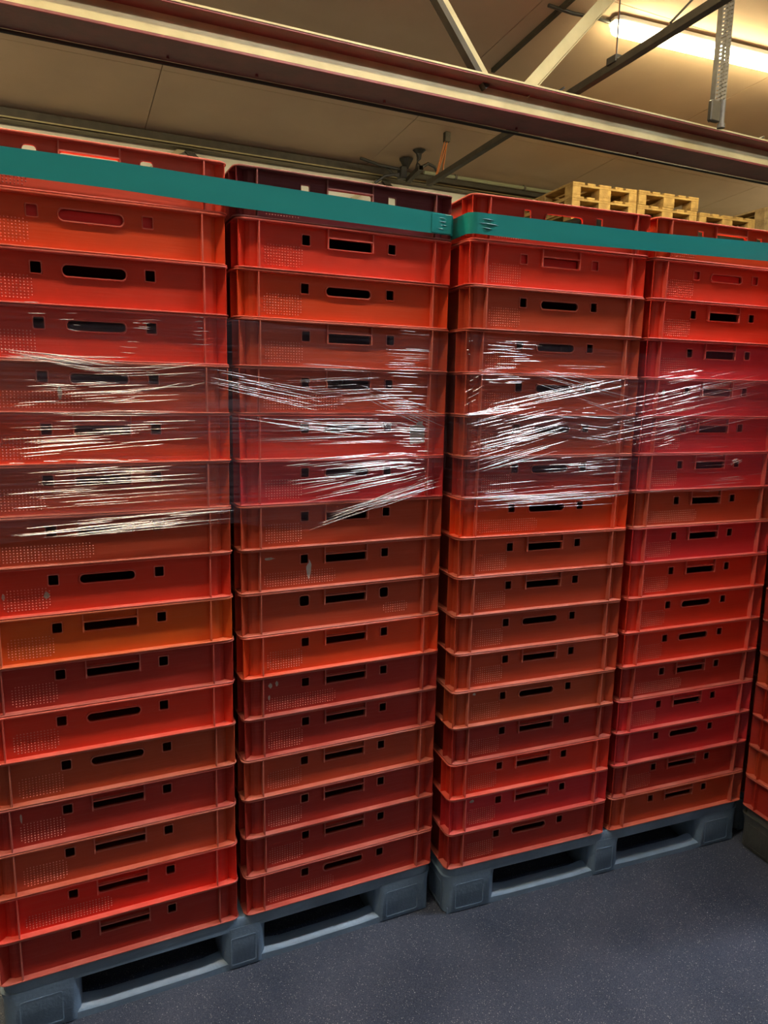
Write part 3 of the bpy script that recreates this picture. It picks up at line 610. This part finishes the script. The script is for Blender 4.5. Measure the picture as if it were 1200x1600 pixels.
# ------------------------------------------------------------------ teal band and stretch film
M_teal = mat('teal_band_plastic', (.012, .27, .255), .32, spec=.5, bump=.05, bscale=12)
def film_mat(name, base_f, hue, streak):
    m = bpy.data.materials.new(name); m.use_nodes = True; nt = m.node_tree; L = nt.links; nt.nodes.clear()
    out = nt.nodes.new('ShaderNodeOutputMaterial'); tr_ = nt.nodes.new('ShaderNodeBsdfTransparent'); mx = nt.nodes.new('ShaderNodeMixShader')
    gl = nt.nodes.new('ShaderNodeBsdfGlossy'); gl.inputs['Roughness'].default_value = .22; gl.inputs['Color'].default_value = (1, 1, 1, 1)
    df = nt.nodes.new('ShaderNodeBsdfDiffuse'); df.inputs['Color'].default_value = (*hue, 1)
    m2 = nt.nodes.new('ShaderNodeMixShader'); m2.inputs[0].default_value = .45
    tc = nt.nodes.new('ShaderNodeTexCoord'); mp = nt.nodes.new('ShaderNodeMapping'); mp.inputs['Scale'].default_value = (2.2, 2.2, 150); mp.inputs['Rotation'].default_value = (0, .06, 0)
    n = nt.nodes.new('ShaderNodeTexNoise'); n.inputs['Scale'].default_value = 1; n.inputs['Detail'].default_value = 3
    L.new(tc.outputs['Object'], mp.inputs[0]); L.new(mp.outputs[0], n.inputs['Vector'])
    mr = nt.nodes.new('ShaderNodeMapRange'); mr.inputs[1].default_value = .4; mr.inputs[2].default_value = .75; mr.inputs[3].default_value = base_f*.6; mr.inputs[4].default_value = base_f+streak
    L.new(n.outputs['Fac'], mr.inputs[0]); L.new(mr.outputs[0], mx.inputs[0])
    bp = nt.nodes.new('ShaderNodeBump'); bp.inputs['Strength'].default_value = .8; bp.inputs['Distance'].default_value = .004
    L.new(n.outputs['Fac'], bp.inputs['Height']); L.new(bp.outputs['Normal'], gl.inputs['Normal'])
    L.new(df.outputs[0], m2.inputs[1]); L.new(gl.outputs[0], m2.inputs[2]); L.new(tr_.outputs[0], mx.inputs[1]); L.new(m2.outputs[0], mx.inputs[2]); L.new(mx.outputs[0], out.inputs[0])
    return m
M_film = film_mat('stretch_film', .04, (.45, .28, .42), .07)
M_crease_glint = bpy.data.materials.new('film_crease'); M_crease_glint.use_nodes = True  # whitish base stands for lamp reflections along the folds
cb = M_crease_glint.node_tree.nodes['Principled BSDF']; cb.inputs['Base Color'].default_value = (.97, .93, .93, 1); cb.inputs['Metallic'].default_value = .5; cb.inputs['Roughness'].default_value = .26
cb.inputs['Alpha'].default_value = .85
def wrap_path(W_, off, D_=.8):
    """plan path: left side from the back, round the front, back along the right side"""
    r = .022+off; P_ = [(-off, D_), (-off, D_/2), (-off, .05)]
    for i in range(5):
        a = math.radians(180+90*i/4); P_.append((r-off+r*math.cos(a), r-off+r*math.sin(a)))
    n = 40
    for i in range(1, n): P_.append((.03+(W_-.06)*i/n, -off))
    for i in range(5):
        a = math.radians(270+90*i/4); P_.append((W_-r+off+r*math.cos(a), r-off+r*math.sin(a)))
    return P_+[(W_+off, .05), (W_+off, D_/2), (W_+off, D_)]
def strip(name, W_, off, ztop, zbot, m, nz=6, wav=.0008, thick=0, seed=0, smooth=True):
    P_ = wrap_path(W_, off); vs = []; k = nz+1
    for i, (x, y) in enumerate(P_):
        zt, zb = ztop(x), zbot(x)
        for j in range(k):
            z = zb+(zt-zb)*j/nz
            n_ = (noise.noise(Vector((x*3+seed, z*40, seed)))+.2)*wav
            edge = y < .001+off
            vs.append((x, y-abs(n_) if edge else y, z))
    fs = [(i*k+j, (i+1)*k+j, (i+1)*k+j+1, i*k+j+1) for i in range(len(P_)-1) for j in range(nz)]
    if thick:
        nv = len(vs)
        vs2 = []
        for i, (x, y) in enumerate(P_):
            a = Vector(P_[max(i-1, 0)]); b = Vector(P_[min(i+1, len(P_)-1)]); d = (b-a).normalized(); nrm = Vector((d.y, -d.x))
            for j in range(k):
                v = vs[i*k+j]; vs2.append((v[0]+nrm.x*thick, v[1]+nrm.y*thick, v[2]))
        vs += vs2; N = len(P_)
        fs += [tuple(q+nv for q in reversed(f)) for f in fs]
        fs += [(i*k, i*k+nv, (i+1)*k+nv, (i+1)*k) for i in range(N-1)]+[(i*k+nz, (i+1)*k+nz, (i+1)*k+nz+nv, i*k+nz+nv) for i in range(N-1)]
        fs += [(j, j+1, j+1+nv, j+nv) for j in range(nz)]+[((N-1)*k+j, (N-1)*k+j+nv, (N-1)*k+j+1+nv, (N-1)*k+j+1) for j in range(nz)]
    return mesh(name, vs, fs, m, smooth)
def lerp(tab):
    def f(x):
        if x <= tab[0][0]: return tab[0][1]
        for (a, za), (b, zb) in zip(tab, tab[1:]):
            if x <= b: return za+(zb-za)*(x-a)/(b-a)
        return tab[-1][1]
    return f
WT1, WT2 = 1.2134, 1.2125
t1 = tag(link('packing_band', strip('band', WT1, .0026, lerp([(0, 2.108), (.35, 2.110), (.6, 2.106), (.9, 2.102), (1.22, 2.094)]), lerp([(0, 2.054), (.35, 2.053), (.6, 2.046), (.9, 2.044), (1.22, 2.042)]), M_teal, 6, .0005, .0009)),
    'teal plastic band wrapped round the tops of the two left stacks', 'band', 'teal bands around the crate stacks')
t2 = tag(link('packing_band', strip('band', WT2, .0026, lerp([(0, 2.097), (.6, 2.098), (1.2, 2.112)]), lerp([(0, 2.043), (.25, 2.041), (.6, 2.047), (1.2, 2.056)]), M_teal, 6, .0005, .0009, 3), loc=(*P2, 0), rot=(0, 0, R2)),
    'teal plastic band wrapped round the tops of the third and fourth stacks', 'band', 'teal bands around the crate stacks')
# a second turn of band and small gathers at the corners
def gathers(par, u0, u1, z0, z1, n, seed):
    r_ = random.Random(seed); mb = MB()
    for i in range(n):
        z = z0+(z1-z0)*(i+.5)/n; a = u0+r_.uniform(0, .01); b = u1-r_.uniform(0, .02)
        mb.path([(a, -.0036, z), ((a+b)/2, -.0050, z-.001), (b, -.0036, z-.002)], [.0002, .0016, .0002], 8)
    o = link('gather', mb.done('gather', M_teal, True), par); o['kind'] = 'stuff'
gathers(t1, 1.145, 1.208, 2.052, 2.088, 4, 1); gathers(t2, .025, .085, 2.054, 2.088, 3, 2)
link('overlap_turn', MB().bevbox(1.140, 1.2, -.0052, -.0038, 2.0445, 2.093, .0006).done('overlap_turn', M_teal), t1)

f1 = tag(link('stretch_wrap', None, loc=(0, 0, 0)), 'clear wrinkled stretch film wound round the middle of the two left stacks', 'film', 'stretch film around the crate stacks')
f2 = tag(link('stretch_wrap', None, loc=(*P2, 0), rot=(0, 0, R2)), 'clear wrinkled stretch film wound round the middle of the third and fourth stacks', 'film', 'stretch film around the crate stacks')
def layer(par, W_, off, a, b, seed): link('film_layer', strip('film_layer', W_, off, lerp(a), lerp(b), M_film, 24, .0012, 0, seed), par)
layer(f1, WT1, .0034, [(0, 1.80), (.6, 1.79), (.9, 1.775), (1.21, 1.77)], [(0, 1.55), (.6, 1.50), (1.21, 1.50)], 1)
layer(f1, WT1, .0048, [(0, 1.68), (.6, 1.66), (1.21, 1.56)], [(0, 1.27), (.3, 1.285), (.6, 1.29), (.8, 1.252), (1.21, 1.40)], 2)
layer(f1, WT1, .0062, [(0, 1.50), (.6, 1.60), (1.21, 1.52)], [(0, 1.30), (.6, 1.33), (1.21, 1.42)], 3)
layer(f2, WT2, .0034, [(0, 1.785), (.6, 1.75), (1.2, 1.795)], [(0, 1.52), (.6, 1.48), (1.2, 1.58)], 4)
layer(f2, WT2, .0048, [(0, 1.60), (.6, 1.68), (1.2, 1.73)], [(0, 1.283), (.6, 1.325), (1.2, 1.318)], 5)
layer(f2, WT2, .0062, [(0, 1.55), (.6, 1.62), (1.2, 1.70)], [(0, 1.34), (.6, 1.40), (1.2, 1.36)], 6)
# film creases as pale strands, the glints of light put into their colour
PX = __import__('json').loads('''[[[0.1018, 1.6855, 1.6989, 0.3666, 1.6448, 1.681, 16, 0.9099999999999999, 0.00096], [0.101, 1.672, 1.6895, 0.3746, 1.6711, 1.6942, 8, 1, 0.00072], [0.106, 1.7523, 1.7986, 0.27, 1.7613, 1.8095, 3, 0.52, 0.00072], [0.2302, 1.7454, 1.766, 0.2691, 1.7433, 1.7613, 2, 1, 0.00096], [0.3708, 1.7526, 1.7782, 0.4412, 1.7519, 1.7808, 4, 1, 0.00096], [0.334, 1.6941, 1.7297, 0.3895, 1.6947, 1.7293, 3, 1, 0.00072], [0.0945, 1.57, 1.6179, 0.5486, 1.6005, 1.6463, 14, 0.5850000000000001, 0.00084], [0.098, 1.6247, 1.6382, 0.3589, 1.6258, 1.633, 5, 0.39, 0.00072], [0.264, 1.6352, 1.6776, 0.5498, 1.6599, 1.6796, 5, 0.65, 0.00072], [0.0875, 1.4591, 1.5425, 0.5309, 1.4955, 1.5497, 20, 0.52, 0.00084], [0.0937, 1.5563, 1.57, 0.5477, 1.5605, 1.5729, 6, 0.52, 0.0006], [0.109, 1.4018, 1.4302, 0.5445, 1.4088, 1.4562, 9, 0.78, 0.00084], [0.0804, 1.3458, 1.4027, 0.5592, 1.3603, 1.4194, 14, 0.78, 0.00072], [0.0759, 1.2738, 1.3099, 0.6062, 1.2928, 1.3338, 20, 0.7150000000000001, 0.00096], [0.1927, 1.2758, 1.2922, 0.5263, 1.2927, 1.3185, 10, 0.9099999999999999, 0.00096], [0.5059, 1.7153, 1.7963, 0.551, 1.7157, 1.796, 7, 1, 0.00048], [0.0871, 1.452, 1.4661, 0.4096, 1.4484, 1.4545, 6, 0.39, 0.00072], [0.2879, 1.5712, 1.6572, 0.5493, 1.6341, 1.6946, 6, 0.52, 0.0006], [0.5113, 1.6333, 1.6784, 0.8629, 1.5583, 1.6325, 9, 0.9750000000000001, 0.00084], [0.5494, 1.6371, 1.6675, 0.7082, 1.6121, 1.6374, 6, 1, 0.00108], [0.5477, 1.5575, 1.5729, 1.0117, 1.4897, 1.5329, 5, 0.78, 0.0006], [0.725, 1.6378, 1.6504, 1.0082, 1.6572, 1.6673, 4, 1, 0.00096], [0.7414, 1.5741, 1.6302, 1.0864, 1.6022, 1.6521, 10, 0.65, 0.00072], [0.628, 1.682, 1.6974, 0.9891, 1.6735, 1.6851, 4, 0.65, 0.0006], [0.6582, 1.5291, 1.5498, 1.0887, 1.5204, 1.5501, 5, 0.78, 0.00072], [0.6576, 1.4779, 1.5228, 1.1296, 1.4882, 1.5414, 9, 0.78, 0.00072], [0.7236, 1.378, 1.4441, 1.1119, 1.4081, 1.4707, 14, 0.78, 0.0009], [0.7579, 1.3296, 1.3851, 1.1127, 1.3811, 1.4314, 14, 0.8450000000000001, 0.00096], [0.793, 1.2558, 1.2696, 1.1997, 1.3596, 1.4056, 16, 0.78, 0.00084], [0.8467, 1.2871, 1.3045, 1.1956, 1.3561, 1.3782, 8, 0.9099999999999999, 0.00084], [1.0081, 1.6639, 1.744, 1.1538, 1.6641, 1.7416, 12, 1, 0.00096], [0.9725, 1.5586, 1.6463, 1.1515, 1.5555, 1.6466, 14, 0.9099999999999999, 0.00096], [1.0434, 1.7706, 1.7872, 1.16, 1.7727, 1.7846, 2, 0.9099999999999999, 0.0006], [0.9346, 1.6122, 1.6421, 1.21, 1.4872, 1.577, 12, 0.78, 0.0006], [1.0314, 1.472, 1.5415, 1.1626, 1.4699, 1.5324, 9, 0.9099999999999999, 0.00072], [1.0134, 1.411, 1.4723, 1.1648, 1.4066, 1.4609, 8, 0.78, 0.00072], [1.0149, 1.3401, 1.3934, 1.174, 1.3789, 1.4245, 6, 0.78, 0.00072]], [[0.0, 1.7201, 1.7843, 0.0187, 1.7211, 1.7822, 4, 1, 0.00084], [0.0196, 1.7005, 1.7687, 0.2381, 1.7035, 1.7691, 9, 0.5850000000000001, 0.00108], [0.0615, 1.7363, 1.7671, 0.2471, 1.7288, 1.7607, 5, 1, 0.0012], [0.0259, 1.6489, 1.692, 0.2096, 1.6527, 1.6973, 10, 0.65, 0.00072], [0.0054, 1.6657, 1.7171, 0.5677, 1.6602, 1.7262, 6, 0.39, 0.00048], [0.0, 1.5525, 1.5788, 0.5916, 1.6607, 1.7081, 9, 0.9750000000000001, 0.0006], [0.0, 1.5613, 1.57, 0.1932, 1.5768, 1.5949, 7, 0.9099999999999999, 0.00096], [0.2096, 1.6527, 1.7061, 0.6029, 1.5451, 1.6416, 11, 0.78, 0.0006], [0.0, 1.473, 1.5437, 0.3479, 1.5352, 1.6187, 12, 0.8450000000000001, 0.00084], [0.0, 1.3834, 1.473, 0.3528, 1.4693, 1.5632, 16, 0.8450000000000001, 0.00096], [0.0, 1.4463, 1.4908, 0.263, 1.4888, 1.5443, 7, 0.9099999999999999, 0.00108], [0.2618, 1.5074, 1.581, 0.5863, 1.4669, 1.5644, 10, 0.45499999999999996, 0.00072], [0.0797, 1.3628, 1.436, 0.5817, 1.3879, 1.4572, 9, 0.45499999999999996, 0.00072], [0.0054, 1.292, 1.347, 0.6026, 1.297, 1.3776, 14, 0.65, 0.00084], [0.0412, 1.309, 1.3311, 0.5883, 1.3177, 1.3439, 8, 0.78, 0.00096], [0.2468, 1.405, 1.4332, 0.5798, 1.4078, 1.4434, 6, 0.65, 0.00084], [0.0, 1.5788, 1.6653, 0.0674, 1.6147, 1.7018, 6, 0.65, 0.0006], [0.6398, 1.6617, 1.6961, 0.8377, 1.6896, 1.7211, 4, 1, 0.00096], [0.6488, 1.5746, 1.6521, 0.8337, 1.6159, 1.6893, 6, 1, 0.0012], [0.6609, 1.4562, 1.5354, 0.7591, 1.4812, 1.5554, 7, 1, 0.00096], [0.3332, 1.4317, 1.5815, 1.1258, 1.5673, 1.7228, 12, 0.9099999999999999, 0.00048], [0.6087, 1.4864, 1.6607, 1.1199, 1.5883, 1.7533, 10, 0.65, 0.00042], [0.6006, 1.3173, 1.3435, 1.1583, 1.3265, 1.379, 8, 0.65, 0.0006], [0.6442, 1.3764, 1.4664, 1.1496, 1.3856, 1.4825, 6, 0.52, 0.00036], [0.9806, 1.404, 1.4209, 1.0345, 1.4157, 1.4369, 4, 1, 0.00096]]]''')
def creases(par, fans, seed):
    """each fan: four corners in wall coordinates (start low/high, end low/high), count, length fraction, thickness"""
    r_ = random.Random(seed); mb = MB()
    for (ax, az0, az1, bx, bz0, bz1, n, lf, th) in fans:
        for i in range(n):
            t = (i+r_.uniform(.1, .9))/n; za = az0+(az1-az0)*t; zb = bz0+(bz1-bz0)*t+r_.uniform(-.002, .002)
            k = r_.choice((1, 1, 2))
            for q in range(k):
                l = lf*r_.uniform(.35, 1.0)/k; s = r_.uniform(0, 1-l); e = s+l
                pts = []; rr = []; m_ = 6; R_ = th*r_.uniform(.3, 1.2)
                for j in range(m_+1):
                    u = s+(e-s)*j/m_; pts.append((ax+(bx-ax)*u, -.0066-.0006*math.sin(math.pi*j/m_)-.0004*r_.random(), za+(zb-za)*u+.0006*math.sin(7*u+i)))
                    rr.append(R_*(.15+.85*math.sin(math.pi*min(1, max(0, j/m_)))**.6) if 0 < j < m_ else R_*.12)
                mb.path(pts, rr, 6)
    o = link('film_crease_glints', mb.done('film_crease_glints', M_crease_glint, True), par); o['kind'] = 'stuff'; o['label'] = 'white strands painted as glints along the horizontal film creases'
creases(f1, PX[0], 11); creases(f2, PX[1], 12)
